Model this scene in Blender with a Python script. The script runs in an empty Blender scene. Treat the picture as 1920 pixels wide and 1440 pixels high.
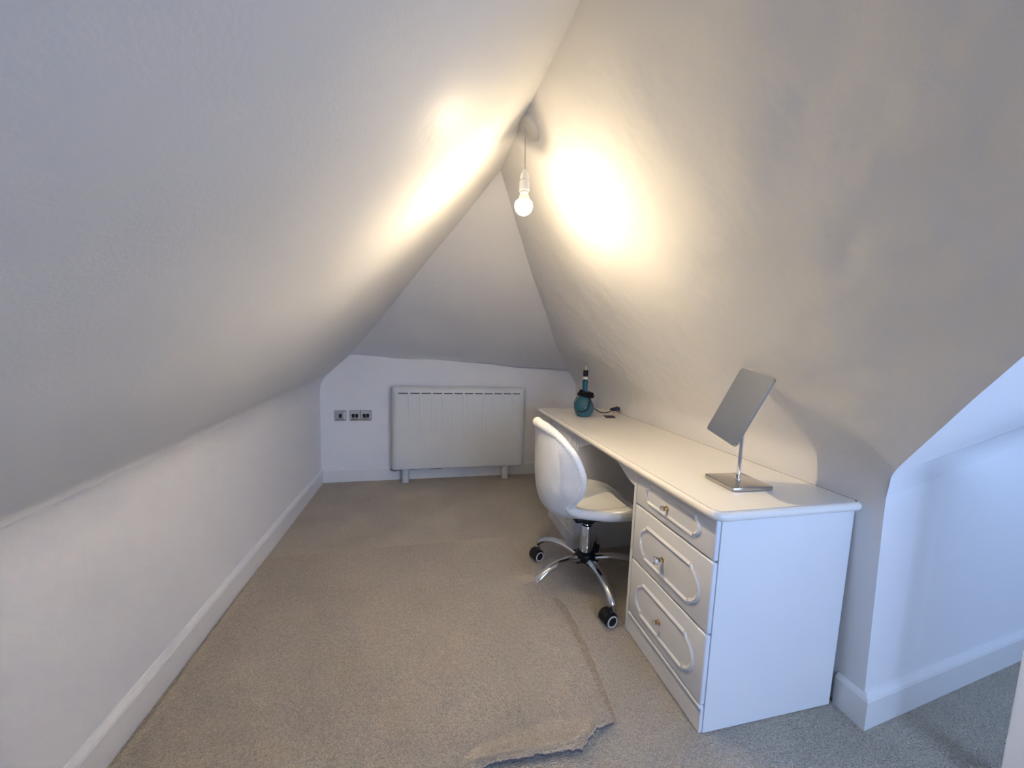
import bpy, bmesh, math, random
from mathutils import Vector, Matrix, noise
random.seed(4)
S = bpy.context.scene
COL = S.collection

# ------------------------------------------------------------------ camera
YAW, PITCH, ROLL, CAMH, FPX = 0.2235, -0.1023, 0.0339, 1.1997, 690.06
cy, sy, cp, sp = math.cos(YAW), math.sin(YAW), math.cos(PITCH), math.sin(PITCH)
fw = Vector((sy*cp, cy*cp, sp)); rt = Vector((cy, -sy, 0)); up = rt.cross(fw)
r2 = rt*math.cos(ROLL)+up*math.sin(ROLL); u2 = up*math.cos(ROLL)-rt*math.sin(ROLL)
cam_d = bpy.data.cameras.new('camera'); cam = bpy.data.objects.new('camera', cam_d); COL.objects.link(cam)
cam_d.sensor_width = 36; cam_d.lens = FPX/1920*36; cam_d.clip_start = .02
m = Matrix((r2, u2, -fw)).transposed().to_4x4(); m.translation = Vector((0, 0, CAMH)); cam.matrix_world = m
S.camera = cam

# ------------------------------------------------------------------ world, daylight, exposure
S.view_settings.view_transform = 'Standard'; S.view_settings.look = 'None'
S.view_settings.gamma = 1; S.view_settings.use_curve_mapping = False
S.view_settings.exposure = 1.53
W = bpy.data.worlds.new('world'); S.world = W; W.use_nodes = True
W.node_tree.nodes['Background'].inputs[0].default_value = (.45, .62, 1, 1)
W.node_tree.nodes['Background'].inputs[1].default_value = 1.0

def area(name, loc, target, sx, sy_, power, col):
    d = bpy.data.lights.new(name, 'AREA'); d.shape = 'RECTANGLE'; d.size = sx; d.size_y = sy_; d.energy = power; d.color = col
    o = bpy.data.objects.new(name, d); COL.objects.link(o); o.location = loc
    o.rotation_euler = (Vector(target)-Vector(loc)).to_track_quat('-Z', 'Y').to_euler(); return o
# daylight outside the window that stands behind the photographer
WX0, WX1, WZ0, WZ1, WY = 0.25, 2.45, 0.50, 1.72, -1.4
area('daylight', ((WX0+WX1)/2, WY-.45, 1.62), ((WX0+WX1)/2-.3, .25, .0), 2.6, 1.3, 50, (.37, .56, 1.0))
BULB_STRENGTH = 16500

# ------------------------------------------------------------------ materials
def mat(name, col, rough=.5, metal=0, spec=.5, bump=None, var=None, coat=0, trans=0, emit=None, ior=1.45):
    M = bpy.data.materials.new(name); M.use_nodes = True; nt = M.node_tree; b = nt.nodes['Principled BSDF']
    b.inputs['Base Color'].default_value = (*col, 1); b.inputs['Roughness'].default_value = rough
    b.inputs['Metallic'].default_value = metal; b.inputs['Specular IOR Level'].default_value = spec
    b.inputs['Coat Weight'].default_value = coat; b.inputs['Coat Roughness'].default_value = .12
    b.inputs['Transmission Weight'].default_value = trans; b.inputs['IOR'].default_value = ior
    if emit: b.inputs['Emission Color'].default_value = (*emit[0], 1); b.inputs['Emission Strength'].default_value = emit[1]
    tc = nt.nodes.new('ShaderNodeTexCoord')
    if bump:
        prev = None
        for (scale, dist, detail) in bump:
            n = nt.nodes.new('ShaderNodeTexNoise'); n.inputs['Scale'].default_value = scale; n.inputs['Detail'].default_value = detail
            nt.links.new(tc.outputs['Object'], n.inputs['Vector'])
            bp = nt.nodes.new('ShaderNodeBump'); bp.inputs['Distance'].default_value = dist; bp.inputs['Strength'].default_value = 1
            nt.links.new(n.outputs[0], bp.inputs['Height'])
            if prev: nt.links.new(prev.outputs[0], bp.inputs['Normal'])
            prev = bp
        nt.links.new(prev.outputs[0], b.inputs['Normal'])
    if var:   # [(scale, amount)] brightness variation of the thing itself
        last = None
        for (scale, amt) in var:
            n = nt.nodes.new('ShaderNodeTexNoise'); n.inputs['Scale'].default_value = scale; n.inputs['Detail'].default_value = 4
            nt.links.new(tc.outputs['Object'], n.inputs['Vector'])
            mr = nt.nodes.new('ShaderNodeMapRange'); mr.inputs[1].default_value = .3; mr.inputs[2].default_value = .7
            mr.inputs[3].default_value = 1-amt; mr.inputs[4].default_value = 1+amt
            nt.links.new(n.outputs[0], mr.inputs[0])
            mx = nt.nodes.new('ShaderNodeMix'); mx.data_type = 'RGBA'; mx.blend_type = 'MULTIPLY'; mx.inputs[0].default_value = 1
            if last: nt.links.new(last.outputs[2], mx.inputs[6])
            else: mx.inputs[6].default_value = (*col, 1)
            nt.links.new(mr.outputs[0], mx.inputs[7]); last = mx
        nt.links.new(last.outputs[2], b.inputs['Base Color'])
    return M

M = {}
M['paint'] = mat('wall_paint', (.835, .815, .795), .78, spec=.2, bump=[(4, .003, 3), (160, .0003, 3)])
M['flat_paint'] = mat('wall_paint_matt', (.835, .815, .795), .78, spec=.2, bump=[(5, .002, 2), (260, .0004, 2)])
M['gloss_paint'] = mat('skirting_gloss', (.82, .80, .77), .28, spec=.5, bump=[(20, .0006, 2)])
M['carpet'] = mat('carpet_pile', (.63, .555, .445), .95, spec=.1, bump=[(300, .012, 2), (70, .006, 3)], var=[(230, .26), (90, .10), (3.2, .08)])
M['mat_carpet'] = mat('carpet_offcut_pile', (.60, .52, .415), .95, spec=.1, bump=[(260, .014, 2), (70, .006, 3)], var=[(270, .24), (70, .07), (2.6, .06)])
M['tuft'] = mat('cut_tufts', (.66, .58, .47), .95)
M['brown_strip'] = mat('brown_strip_pile', (.50, .405, .305), .95, spec=.1, bump=[(300, .012, 2)], var=[(230, .26), (40, .12)])  # carpet pile in a darker, browner tone
M['backing'] = mat('carpet_backing', (.13, .12, .12), .9, bump=[(300, .002, 2)])
M['laminate'] = mat('white_laminate', (.83, .82, .80), .22, spec=.5, bump=[(2.5, .0006, 1)])
M['foil'] = mat('white_door_foil', (.79, .785, .79), .25, spec=.5)
M['worktop'] = mat('cream_worktop', (.85, .81, .74), .13, spec=.5, bump=[(3, .0008, 1)])
M['groove'] = mat('worktop_seam', (.25, .21, .17), .7)
M['dark'] = mat('dark_gap', (.03, .03, .03), .8)
M['metal_white'] = mat('heater_enamel', (.70, .705, .67), .32, spec=.5, bump=[(160, .0001, 1)])
M['slot'] = mat('heater_slot', (.10, .095, .085), .7)
M['leg_enamel'] = mat('heater_leg_enamel', (.74, .74, .70), .35)
M['chrome'] = mat('chrome', (.80, .80, .81), .08, metal=1)
M['chrome_rough'] = mat('brushed_steel', (.62, .62, .63), .24, metal=1, bump=[(500, .0002, 1)])
M['chrome_wavy'] = mat('wavy_chrome', (.80, .82, .85), .07, metal=1, bump=[(26, .004, 1)])
M['base_steel'] = mat('mirror_base_steel', (.50, .485, .46), .16, metal=1)
M['mirror'] = mat('mirror_glass', (.86, .87, .83), .015, metal=1)
M['black_plastic'] = mat('black_plastic', (.008, .008, .009), .38, spec=.3)
M['gloss_black'] = mat('black_rocker', (.008, .008, .009), .15)
M['grey_ring'] = mat('castor_ring', (.62, .62, .64), .35)
M['leather'] = mat('white_leatherette', (.80, .79, .77), .36, spec=.5, bump=[(14, .004, 2), (220, .0006, 2)])
M['piping'] = mat('white_piping', (.84, .82, .78), .38, bump=[(110, .0012, 2)])
M['teal'] = mat('teal_glaze', (.010, .088, .135), .12, spec=.5, coat=.3, var=[(9, .25)])
M['cable'] = mat('black_cable', (.006, .006, .006), .6, spec=.25)
M['white_plastic'] = mat('white_plastic', (.82, .80, .76), .35)
M['rose'] = mat('cream_plastic', (.74, .71, .65), .5)  # one even cream tone, darker than the other white plastic
M['flex'] = mat('pendant_flex', (.60, .55, .47), .5)
M['brass'] = mat('brass', (.72, .50, .24), .22, metal=1)
M['crystal'] = mat('crystal', (.95, .95, .95), .03, trans=1, ior=1.5)
M['clear_glass'] = mat('clear_glass', (1, .97, .86), .02, trans=1, ior=1.3)
M['amber'] = mat('gold_filament', (.9, .78, .42), .25, metal=.4)
M['card'] = mat('purple_card', (.07, .04, .065), .6, bump=[(40, .0005, 1)])
M['pipe'] = mat('rubber_grey', (.2, .2, .2), .6)
def glow(name, col, st):
    m_ = bpy.data.materials.new(name); m_.use_nodes = True; nt = m_.node_tree; nt.nodes.clear()
    e = nt.nodes.new('ShaderNodeEmission'); e.inputs[0].default_value = (*col, 1); e.inputs[1].default_value = st
    o = nt.nodes.new('ShaderNodeOutputMaterial'); nt.links.new(e.outputs[0], o.inputs[0]); return m_
M['globe'] = glow('lit_bulb_filament', (1, .80, .52), BULB_STRENGTH)
# an LED globe throws most of its light down and sideways: radiance falls towards its opaque neck
nt = M['globe'].node_tree; ge = nt.nodes.new('ShaderNodeNewGeometry'); sx = nt.nodes.new('ShaderNodeSeparateXYZ'); mr = nt.nodes.new('ShaderNodeMapRange')
mr.inputs[1].default_value = -1.0; mr.inputs[2].default_value = -.30; mr.inputs[3].default_value = BULB_STRENGTH; mr.inputs[4].default_value = BULB_STRENGTH*.021
nt.links.new(ge.outputs['Normal'], sx.inputs[0]); nt.links.new(sx.outputs[2], mr.inputs[0]); nt.links.new(mr.outputs[0], nt.nodes['Emission'].inputs[1])
def lit_glass(name, col, st):
    m_ = bpy.data.materials.new(name); m_.use_nodes = True; nt = m_.node_tree; nt.nodes.clear()
    e = nt.nodes.new('ShaderNodeEmission'); e.inputs[0].default_value = (*col, 1); e.inputs[1].default_value = st
    t = nt.nodes.new('ShaderNodeBsdfTransparent'); t.inputs[0].default_value = (.96, .96, .96, 1); a = nt.nodes.new('ShaderNodeAddShader'); o = nt.nodes.new('ShaderNodeOutputMaterial')
    nt.links.new(e.outputs[0], a.inputs[0]); nt.links.new(t.outputs[0], a.inputs[1]); nt.links.new(a.outputs[0], o.inputs[0]); return m_
M['bulb_glass'] = lit_glass('lit_bulb_glass', (1, .86, .60), 3.0)
M['bulb_neck'] = lit_glass('lit_bulb_neck', (1, .80, .52), .16)
def pane():
    m_ = bpy.data.materials.new('window_pane'); m_.use_nodes = True; nt = m_.node_tree; nt.nodes.clear()
    t = nt.nodes.new('ShaderNodeBsdfTransparent'); g = nt.nodes.new('ShaderNodeBsdfGlossy'); g.inputs['Roughness'].default_value = .02
    f = nt.nodes.new('ShaderNodeFresnel'); mx = nt.nodes.new('ShaderNodeMixShader'); o = nt.nodes.new('ShaderNodeOutputMaterial')
    nt.links.new(f.outputs[0], mx.inputs[0]); nt.links.new(t.outputs[0], mx.inputs[1]); nt.links.new(g.outputs[0], mx.inputs[2]); nt.links.new(mx.outputs[0], o.inputs[0]); return m_
M['pane'] = pane()

def plaster(name, mode):
    m_ = M['paint'].copy(); m_.name = name; nt = m_.node_tree; b = nt.nodes['Principled BSDF']; tc = [n for n in nt.nodes if n.type == 'TEX_COORD'][0]
    old = b.inputs['Normal'].links[0].from_socket
    mp = nt.nodes.new('ShaderNodeMapping'); nz = nt.nodes.new('ShaderNodeTexNoise'); bp = nt.nodes.new('ShaderNodeBump')
    nt.links.new(tc.outputs['Object'], mp.inputs['Vector']); nt.links.new(mp.outputs[0], nz.inputs['Vector']); nt.links.new(nz.outputs[0], bp.inputs['Height']); nt.links.new(old, bp.inputs['Normal']); nt.links.new(bp.outputs[0], b.inputs['Normal'])
    if mode == 'lumps':      # a patch of lumps and drips in the plaster
        nz.inputs['Scale'].default_value = 30; nz.inputs['Detail'].default_value = 1; bp.inputs['Distance'].default_value = .0040
        d = nt.nodes.new('ShaderNodeVectorMath'); d.operation = 'DISTANCE'; d.inputs[1].default_value = (-.02, .83, 1.665); nt.links.new(tc.outputs['Object'], d.inputs[0])
        r = nt.nodes.new('ShaderNodeMapRange'); r.inputs[1].default_value = .02; r.inputs[2].default_value = .13; r.inputs[3].default_value = 1; r.inputs[4].default_value = 0; nt.links.new(d.outputs['Value'], r.inputs[0]); nt.links.new(r.outputs[0], bp.inputs['Strength'])
        r2_ = nt.nodes.new('ShaderNodeMapRange'); r2_.inputs[1].default_value = .02; r2_.inputs[2].default_value = .2; r2_.inputs[3].default_value = .5; r2_.inputs[4].default_value = .78; nt.links.new(d.outputs['Value'], r2_.inputs[0]); nt.links.new(r2_.outputs[0], b.inputs['Roughness'])
    elif mode == 'brushed':
        mp.inputs['Scale'].default_value = (1.0, 1.6, 3.0); nz.inputs['Scale'].default_value = 1.7; nz.inputs['Detail'].default_value = 3; bp.inputs['Distance'].default_value = .035; bp.inputs['Strength'].default_value = .5
    else:
        mp.inputs['Scale'].default_value = (1, 1, 1); nz.inputs['Scale'].default_value = 3.2; nz.inputs['Detail'].default_value = 4; bp.inputs['Distance'].default_value = .035; bp.inputs['Strength'].default_value = .6
    return m_
M['paint_lumpy'] = plaster('wall_paint_lumpy', 'lumps'); M['paint_brushed'] = plaster('wall_paint_brushed', 'brushed'); M['paint_patchy'] = plaster('wall_paint_patchy', 'patchy')

# ------------------------------------------------------------------ helpers
def link(name, me, parent=None, loc=None):
    o = bpy.data.objects.new(name, me); COL.objects.link(o)
    if parent: o.parent = parent
    if loc is not None: o.location = loc
    return o
def finish(name, bm, mats, parent=None, smooth=False, angle=None):
    bmesh.ops.recalc_face_normals(bm, faces=bm.faces)
    me = bpy.data.meshes.new(name); bm.to_mesh(me); bm.free()
    for mm in (mats if isinstance(mats, (list, tuple)) else [mats]): me.materials.append(mm)
    if smooth:
        for p in me.polygons: p.use_smooth = True
        if angle:
            try: me.set_sharp_from_angle(angle=math.radians(angle))
            except Exception: pass
    return link(name, me, parent)
def thing(name, label, cat, loc=(0, 0, 0), rz=0, group=None):
    o = bpy.data.objects.new(name, None); COL.objects.link(o); o.location = loc; o.rotation_euler = (0, 0, rz)
    o.empty_display_size = .05; o['label'] = label; o['category'] = cat
    if group: o['group'] = group
    return o
def struct(o): o['kind'] = 'structure'; return o

def box(bm, x0, x1, y0, y1, z0, z1, bev=0, seg=2, mi=0, M4=None):
    t = bmesh.new(); bmesh.ops.create_cube(t, size=1)
    bmesh.ops.scale(t, vec=(x1-x0, y1-y0, z1-z0), verts=t.verts)
    bmesh.ops.translate(t, vec=((x0+x1)/2, (y0+y1)/2, (z0+z1)/2), verts=t.verts)
    if bev: bmesh.ops.bevel(t, geom=list(t.edges), offset=bev, segments=seg, profile=.5, affect='EDGES')
    if M4: bmesh.ops.transform(t, matrix=M4, verts=t.verts)
    merge(bm, t, mi)
def merge(bm, t, mi=0):
    vm = {}
    for v in t.verts: vm[v] = bm.verts.new(v.co)
    for f in t.faces:
        try: nf = bm.faces.new([vm[v] for v in f.verts]); nf.material_index = mi if mi else f.material_index; nf.smooth = f.smooth
        except ValueError: pass
    t.free()
def lathe(bm, prof, seg=32, M4=None, mi=0):
    t = bmesh.new(); rings = []
    for (r, z) in prof:
        if r < 1e-5: rings.append([t.verts.new((0, 0, z))])
        else: rings.append([t.verts.new((r*math.cos(2*math.pi*k/seg), r*math.sin(2*math.pi*k/seg), z)) for k in range(seg)])
    for a, b in zip(rings, rings[1:]):
        for k in range(seg):
            k2 = (k+1) % seg
            if len(a) == 1 and len(b) == 1: continue
            if len(a) == 1: t.faces.new((a[0], b[k], b[k2]))
            elif len(b) == 1: t.faces.new((a[k], b[0], a[k2]))
            else: t.faces.new((a[k], b[k], b[k2], a[k2]))
    for ring in (rings[0], rings[-1]):
        if len(ring) > 1: t.faces.new(ring)
    if M4: bmesh.ops.transform(t, matrix=M4, verts=t.verts)
    merge(bm, t, mi)
def tube(bm, pts, r, seg=10, closed=False, mi=0, flat=1.0):
    pts = [Vector(p) for p in pts]; n = len(pts); t = bmesh.new(); rings = []
    tan = []
    for i in range(n):
        a = pts[(i-1) % n] if (closed or i > 0) else pts[0]; b = pts[(i+1) % n] if (closed or i < n-1) else pts[-1]
        tan.append((b-a).normalized())
    ref = Vector((0, 0, 1)) if abs(tan[0].z) < .9 else Vector((1, 0, 0))
    nrm = (ref-tan[0]*ref.dot(tan[0])).normalized()
    for i in range(n):
        nrm = (nrm-tan[i]*nrm.dot(tan[i])).normalized(); bi = tan[i].cross(nrm)
        rr = r[i] if isinstance(r, (list, tuple)) else r
        rings.append([t.verts.new(pts[i]+nrm*math.cos(2*math.pi*k/seg)*rr*flat+bi*math.sin(2*math.pi*k/seg)*rr) for k in range(seg)])
    for i in range(n if closed else n-1):
        a, b = rings[i], rings[(i+1) % n]
        for k in range(seg): t.faces.new((a[k], a[(k+1) % seg], b[(k+1) % seg], b[k]))
    if not closed: t.faces.new(rings[0]); t.faces.new(rings[-1])
    merge(bm, t, mi)
def spline(pts, n=8, closed=False):
    P = [Vector(p) for p in pts]; out = []; N = len(P)
    for i in range(N if closed else N-1):
        p0 = P[(i-1) % N] if (closed or i > 0) else P[0]; p1 = P[i]; p2 = P[(i+1) % N]; p3 = P[(i+2) % N] if (closed or i+2 < N) else P[-1]
        for k in range(n):
            t = k/n
            out.append(.5*((2*p1)+(-p0+p2)*t+(2*p0-5*p1+4*p2-p3)*t*t+(-p0+3*p1-3*p2+p3)*t**3))
    if not closed: out.append(P[-1])
    return out
def grid(rows, close=False):
    bm = bmesh.new(); V = [[bm.verts.new(p) for p in r] for r in rows]
    for i in range(len(V)-1):
        for j in range(len(V[0])-1): bm.faces.new((V[i][j], V[i][j+1], V[i+1][j+1], V[i+1][j]))
    return bm
def prism(bm, poly, z0, z1, mi=0):
    a = [bm.verts.new((x, y, z0)) for x, y in poly]; b = [bm.verts.new((x, y, z1)) for x, y in poly]
    n = len(poly)
    for i in range(n):
        f = bm.faces.new((a[i], a[(i+1) % n], b[(i+1) % n], b[i])); f.material_index = mi
    bm.faces.new(a).material_index = mi; bm.faces.new(b).material_index = mi
def sm(a, b, x):
    t = min(1, max(0, (x-a)/(b-a))); return t*t*(3-2*t)
def lerp(a, b, t): return a+(b-a)*t

# ------------------------------------------------------------------ the room shell
XL, YB, YR = -.877, 3.286, -1.4          # left wall, far wall, rear wall (behind the photographer)
XE = 3.1                                 # end of the side bay on the right
def wob(p, a=1.0):
    """hand-plastered surface: the same small shift for every surface meeting at p"""
    v = Vector(p); q = v*2.3; r = v*6.5
    d = noise.noise(q)*.009+noise.noise(r+Vector((7, 1, 3)))*.0022
    e = noise.noise(q+Vector((13, 5, 2)))*.006
    return v+Vector((e, 0, d))*a
def zr(y): return 1.918+.057*min(max((y-.79)/.91, -.6), 1.0)
XR = .30
def zk(y): return .775+.086*min(max((y-.9)/2.37, -.2), 1)
def bez(a, b, c, n): return [(a*(1-t)**2+b*2*t*(1-t)+c*t*t) for t in [i/n for i in range(n+1)]]
def left_prof(y):
    k = Vector((XL, y, zk(y))); R_ = Vector((XR, y, zr(y))); d = (R_-k).normalized()
    pts = bez(Vector((XL, y, zk(y)-.10)), k+Vector((0, 0, .01)), k+d*.09, 8)
    a = pts[-1]; e = R_-d*.035
    pts += [a.lerp(e, i/34) for i in range(1, 35)]
    pts += [e.lerp(R_, .6), R_+Vector((0, 0, .0)), R_+Vector((.03, 0, .004))]
    return pts
ys = [YB+.02-(YB+.02-YR)*i/110 for i in range(111)]
struct(finish('ceiling', grid([[wob(p, sm(zk(y)-.1, zk(y)+.1, p.z)) for p in left_prof(y)] for y in ys]), M['paint_lumpy'], smooth=True))
zs = [0, .15, .3, .45, .6]
struct(finish('wall_left', grid([[Vector((XL, y, z)) for z in zs]+[wob(p, sm(zk(y)-.1, zk(y)+.1, p.z)) for p in left_prof(y)[:1]] for y in ys]), M['flat_paint'], smooth=True))

# right knee wall + slope; each row of constant profile parameter runs to the valley
def valley(z):
    t = min(1, max(0, (z-.85)/1.05)); return Vector((lerp(1.365, XR, t), lerp(.805, -.30, t), z))
def xw(y, z):       # knee wall leans very slightly
    t = (y-.8)/(YB-.8); return lerp(lerp(1.401, 1.40, t), lerp(1.362, 1.375, t), z/.85)
def right_row(s, n=70):
    """s in 0..1: knee wall 0-.25, slope .25-1"""
    out = []
    for i in range(n+1):
        if s <= .25:
            z = .85*s/.25-.0; zz = z; y0 = .805
        y = None
        if s <= .25:
            y = lerp(YB+.02, .805, i/n); p = Vector((xw(y, z), y, z))
        else:
            t = (s-.25)/.75; zv = lerp(.85, 1.90, t); vy = valley(zv).y
            y = lerp(YB+.02, vy, i/n)
            ztop = zr(y); z = lerp(.85, ztop, t); x = lerp(xw(max(y, .8), .85), XR, t)
            far = sm(1.2, 3.2, y)
            bulge = .05*far*math.exp(-((z-1.02)/.13)**2)
            x += bulge
            p = Vector((x, y, z))
            if i == n:
                v = valley(z); p = Vector((lerp(1.362, XR, t), v.y, z))
        out.append(p)
    return out
S_ = [i/12*.22 for i in range(12)]+[.22+.06*i/8 for i in range(8)]+[.28+.70*i/40 for i in range(40)]+[.98, .99, 1.0]
rows = []
for s in S_:
    r = right_row(s); rows.append(r)
# soften the knee: average over neighbouring rows
def soften(rows, i0, i1, it):
    for _ in range(it):
        new = [list(r) for r in rows]
        for i in range(i0, i1):
            for j in range(len(rows[0])-0): new[i][j] = (rows[i-1][j]+rows[i][j]*2+rows[i+1][j])/4
        rows = new
    return rows
rows = soften(rows, 12, 26, 12)
kw = 11
struct(finish('wall_right', grid([[wob(p, sm(.75, .95, p.z)) for p in r] for r in rows[:kw+1]]), M['flat_paint'], smooth=True))
struct(finish('ceiling', grid([[wob(p, sm(.75, .95, p.z)) for p in r] for r in rows[kw:]]), M['paint_patchy'], smooth=True))
ARRIS = [r[-1] for r in rows]

# far wall (low, vertical) and the hipped end above it
HT = lambda x: lerp(1.093, .985, (x+.66)/(1.30+.66))+.006*math.sin(x*5)+.003*math.sin(x*13+1)
xs = [XL-.1+(1.5-XL+.1)*i/60 for i in range(61)]
struct(finish('wall_far', grid([[Vector((x, YB, HT(x)*k/6)) for k in range(7)] for x in xs]), M['flat_paint'], smooth=True))
AP = Vector((.285, 1.70, 1.975))
def hipz(x, t):   # t 0 at wall, 1 at apex line
    b = Vector((x, YB, HT(x)))
    y = lerp(YB, AP.y, t); z = lerp(HT(x), AP.z, t)
    sag = -.022*math.sin(math.pi*min(1, t*1.0))*(1-t)
    rip = .004*math.sin(t*26+x*2)*math.exp(-t*6)
    return Vector((x, y, z+sag+rip))
struct(finish('ceiling', grid([[wob(hipz(x, t/50), .8*sm(0, 6, t)) for t in range(54)] for x in xs]), M['paint_brushed'], smooth=True))

# side bay on the right: low wall facing the camera, its slope up to the flat, rear and end walls
def bw(x): return .805+.095*(x-1.40)
rowsb = []
def kb(j): return .85+.19*min(1, (j/24*(XE-1.36))/1.05)
for i in range(13):
    z = .85*i/12; ar = [p for p in ARRIS if True]
    # arris x at this height
    best = min(range(len(ARRIS)-1), key=lambda k: 0 if ARRIS[k].z <= z <= ARRIS[k+1].z else 1+abs(ARRIS[k].z-z))
    a, b = ARRIS[best], ARRIS[best+1]; t = 0 if b.z == a.z else (z-a.z)/(b.z-a.z); p0 = a.lerp(b, min(1, max(0, t)))
    rowsb.append([Vector((lerp(p0.x, XE, j/24), lerp(p0.y, bw(XE), j/24), z*kb(j)/.85)) for j in range(25)])
knee_i = len([p for p in ARRIS if p.z <= .851])
for k in range(knee_i, len(ARRIS)):
    a = wob(ARRIS[k], sm(.75, .95, ARRIS[k].z))
    rowsb.append([Vector((lerp(a.x, XE, j/24), lerp(a.y, a.y+(bw(XE)-.805)*(1-sm(.85, 1.9, a.z)), j/24), kb(j)+(a.z-.85)*(1.9-kb(j))/1.05)) for j in range(25)])
struct(finish('wall_bay', grid(rowsb[:12]), M['flat_paint'], smooth=True))
struct(finish('ceiling', grid(rowsb[11:]), M['paint'], smooth=True))
bm = bmesh.new()
v = [bm.verts.new(p) for p in [(XR-.12, -.25, 1.872), (XE, -.25, 1.872), (XE, YR, 1.872), (XR-.12, YR, 1.872)]]; bm.faces.new(v)
struct(finish('ceiling', bm, M['paint']))
# rear wall with a window opening, end wall of the bay
bm = bmesh.new()
for (a, b, c, d) in [(XL-.12, WX0, -.05, 2.14), (WX1, XE+.14, -.05, 2.14), (WX0, WX1, -.05, WZ0), (WX0, WX1, WZ1, 2.14)]: box(bm, a, b, YR-.12, YR, c, d)
struct(finish('wall_rear', bm, M['flat_paint']))
bm = bmesh.new(); box(bm, XE, XE+.1, YR, 1.1, 0, 2.0)
struct(finish('wall_end', bm, M['flat_paint']))
win = thing('window_1', '', ''); del win['label']; del win['category']; win['kind'] = 'structure'
bm = bmesh.new()
for (a, b, c, d) in [(WX0, WX1, WZ0, WZ0+.05), (WX0, WX1, WZ1-.05, WZ1), (WX0, WX0+.05, WZ0, WZ1), (WX1-.05, WX1, WZ0, WZ1), ((WX0+WX1)/2-.025, (WX0+WX1)/2+.025, WZ0, WZ1)]:
    box(bm, a, b, YR-.10, YR-.04, c, d, .004)
finish('window_frame', bm, M['gloss_paint'], win)
bm = bmesh.new(); box(bm, WX0+.04, WX1-.04, YR-.075, YR-.069, WZ0+.04, WZ1-.04); finish('window_glass', bm, M['pane'], win)

# the floor
bm = grid([[Vector((lerp(XL-.02, XE+.02, i/80), lerp(YR-.02, YB+.02, j/80), .0015*noise.noise(Vector((i*.3, j*.3, 0))))) for j in range(81)] for i in range(81)])
struct(finish('floor', bm, M['carpet'], smooth=True))

# skirting boards, swept section with a chamfered top
def skirting(name, path, side, h=.12, th=.018, mat_=None):
    sec = [(0, 0), (th, 0), (th, h-.022), (th-.003, h-.014), (.005, h-.001), (0, h)]
    bm = bmesh.new(); rings = []
    P = [Vector((x, y, 0)) for x, y in path]
    for i, p in enumerate(P):
        d1 = (P[i]-P[i-1]).normalized() if i > 0 else (P[1]-P[0]).normalized()
        d2 = (P[i+1]-P[i]).normalized() if i < len(P)-1 else d1
        n1 = Vector((-d1.y, d1.x, 0))*side; n2 = Vector((-d2.y, d2.x, 0))*side
        mm = (n1+n2).normalized(); mm /= max(.2, mm.dot(n1))
        rings.append([bm.verts.new(p+mm*a+Vector((0, 0, b))) for a, b in sec])
    for a, b in zip(rings, rings[1:]):
        for k in range(len(sec)-1): bm.faces.new((a[k], a[k+1], b[k+1], b[k]))
    bm.faces.new(rings[0]); bm.faces.new(rings[-1])
    return struct(finish(name, bm, mat_ or M['gloss_paint']))
skirting('baseboard_left', [(XL, YR), (XL, YB)], -1)
skirting('baseboard_far', [(XL+.018, YB), (1.40, YB)], -1)
skirting('baseboard_right', [(1.402, 2.70), (1.403, YB-.018)], 1)
skirting('baseboard_bay', [(1.403, .884), (1.402, .806), (XE, bw(XE))], -1 if False else -1)

# short stub of partition at the bottom right
bm = bmesh.new(); box(bm, 1.533, 1.66, -1.0, .572, 0, .92, .004)
struct(finish('wall_stub', bm, M['flat_paint']))

# roof boarding above the plaster keeps the sky out
bm = bmesh.new(); box(bm, XL-.3, XE+.3, YR-.3, YB+.3, 2.08, 2.14); box(bm, XL-.3, XE+.3, YB+.08, YB+.12, -.05, 2.1); box(bm, XL-.12, XL-.08, YR-.12, YB+.3, -.05, 2.1); box(bm, XE+.1, XE+.14, YR-.12, YB+.3, -.05, 2.1)
struct(finish('wall_outer', bm, M['flat_paint']))
# ------------------------------------------------------------------ loose carpet offcut
def px_edge():
    right = [(.50, 2.14), (.515, 2.02), (.530, 1.92), (.545, 1.80), (.556, 1.70), (.568, 1.60), (.585, 1.50), (.594, 1.40), (.594, 1.30), (.592, 1.20), (.588, 1.08), (.586, .952)]
    bottom = [(.552, .945), (.520, .942), (.500, .925), (.482, .915), (.455, .893), (.40, .902), (.33, .908), (.26, .912), (.199, .914), (.05, .90), (-.2, .86), (-.5, .84), (-.842, .83)]
    left = [(-.842, .95), (-.842, 1.12), (-.838, 1.3), (-.842, 1.45), (-.846, 1.65), (-.848, 1.9), (-.846, 2.13)]
    topl = [(-.6, 2.145), (-.3, 2.14), (0, 2.145), (.25, 2.14)]
    return right+bottom+left+topl
pts = px_edge(); dense = []
for i in range(len(pts)):
    a = Vector((*pts[i], 0)); b = Vector((*pts[(i+1) % len(pts)], 0)); n = max(2, int((b-a).length/.006))
    nn = Vector((b.y-a.y, a.x-b.x, 0)).normalized()
    for k in range(n):
        p = a.lerp(b, k/n); rag = noise.noise(p*60)*.0035+random.uniform(-.0018, .0018)
        dense.append(p+nn*rag)
bm = bmesh.new()
def mat_h(x, y):
    lift = .006*sm(.25, .60, x)*sm(2.2, 1.6, y)+.010*sm(.97, .91, y)*sm(0, .3, x)+.004*sm(.35, .55, x)*sm(1.75, 1.62, y)
    lift += .004*math.exp(-((x-.50)**2+(y-1.68)**2)/.006)
    return lift
cx, cyy = .0, 1.5
N = len(dense)
ringz = []
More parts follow.
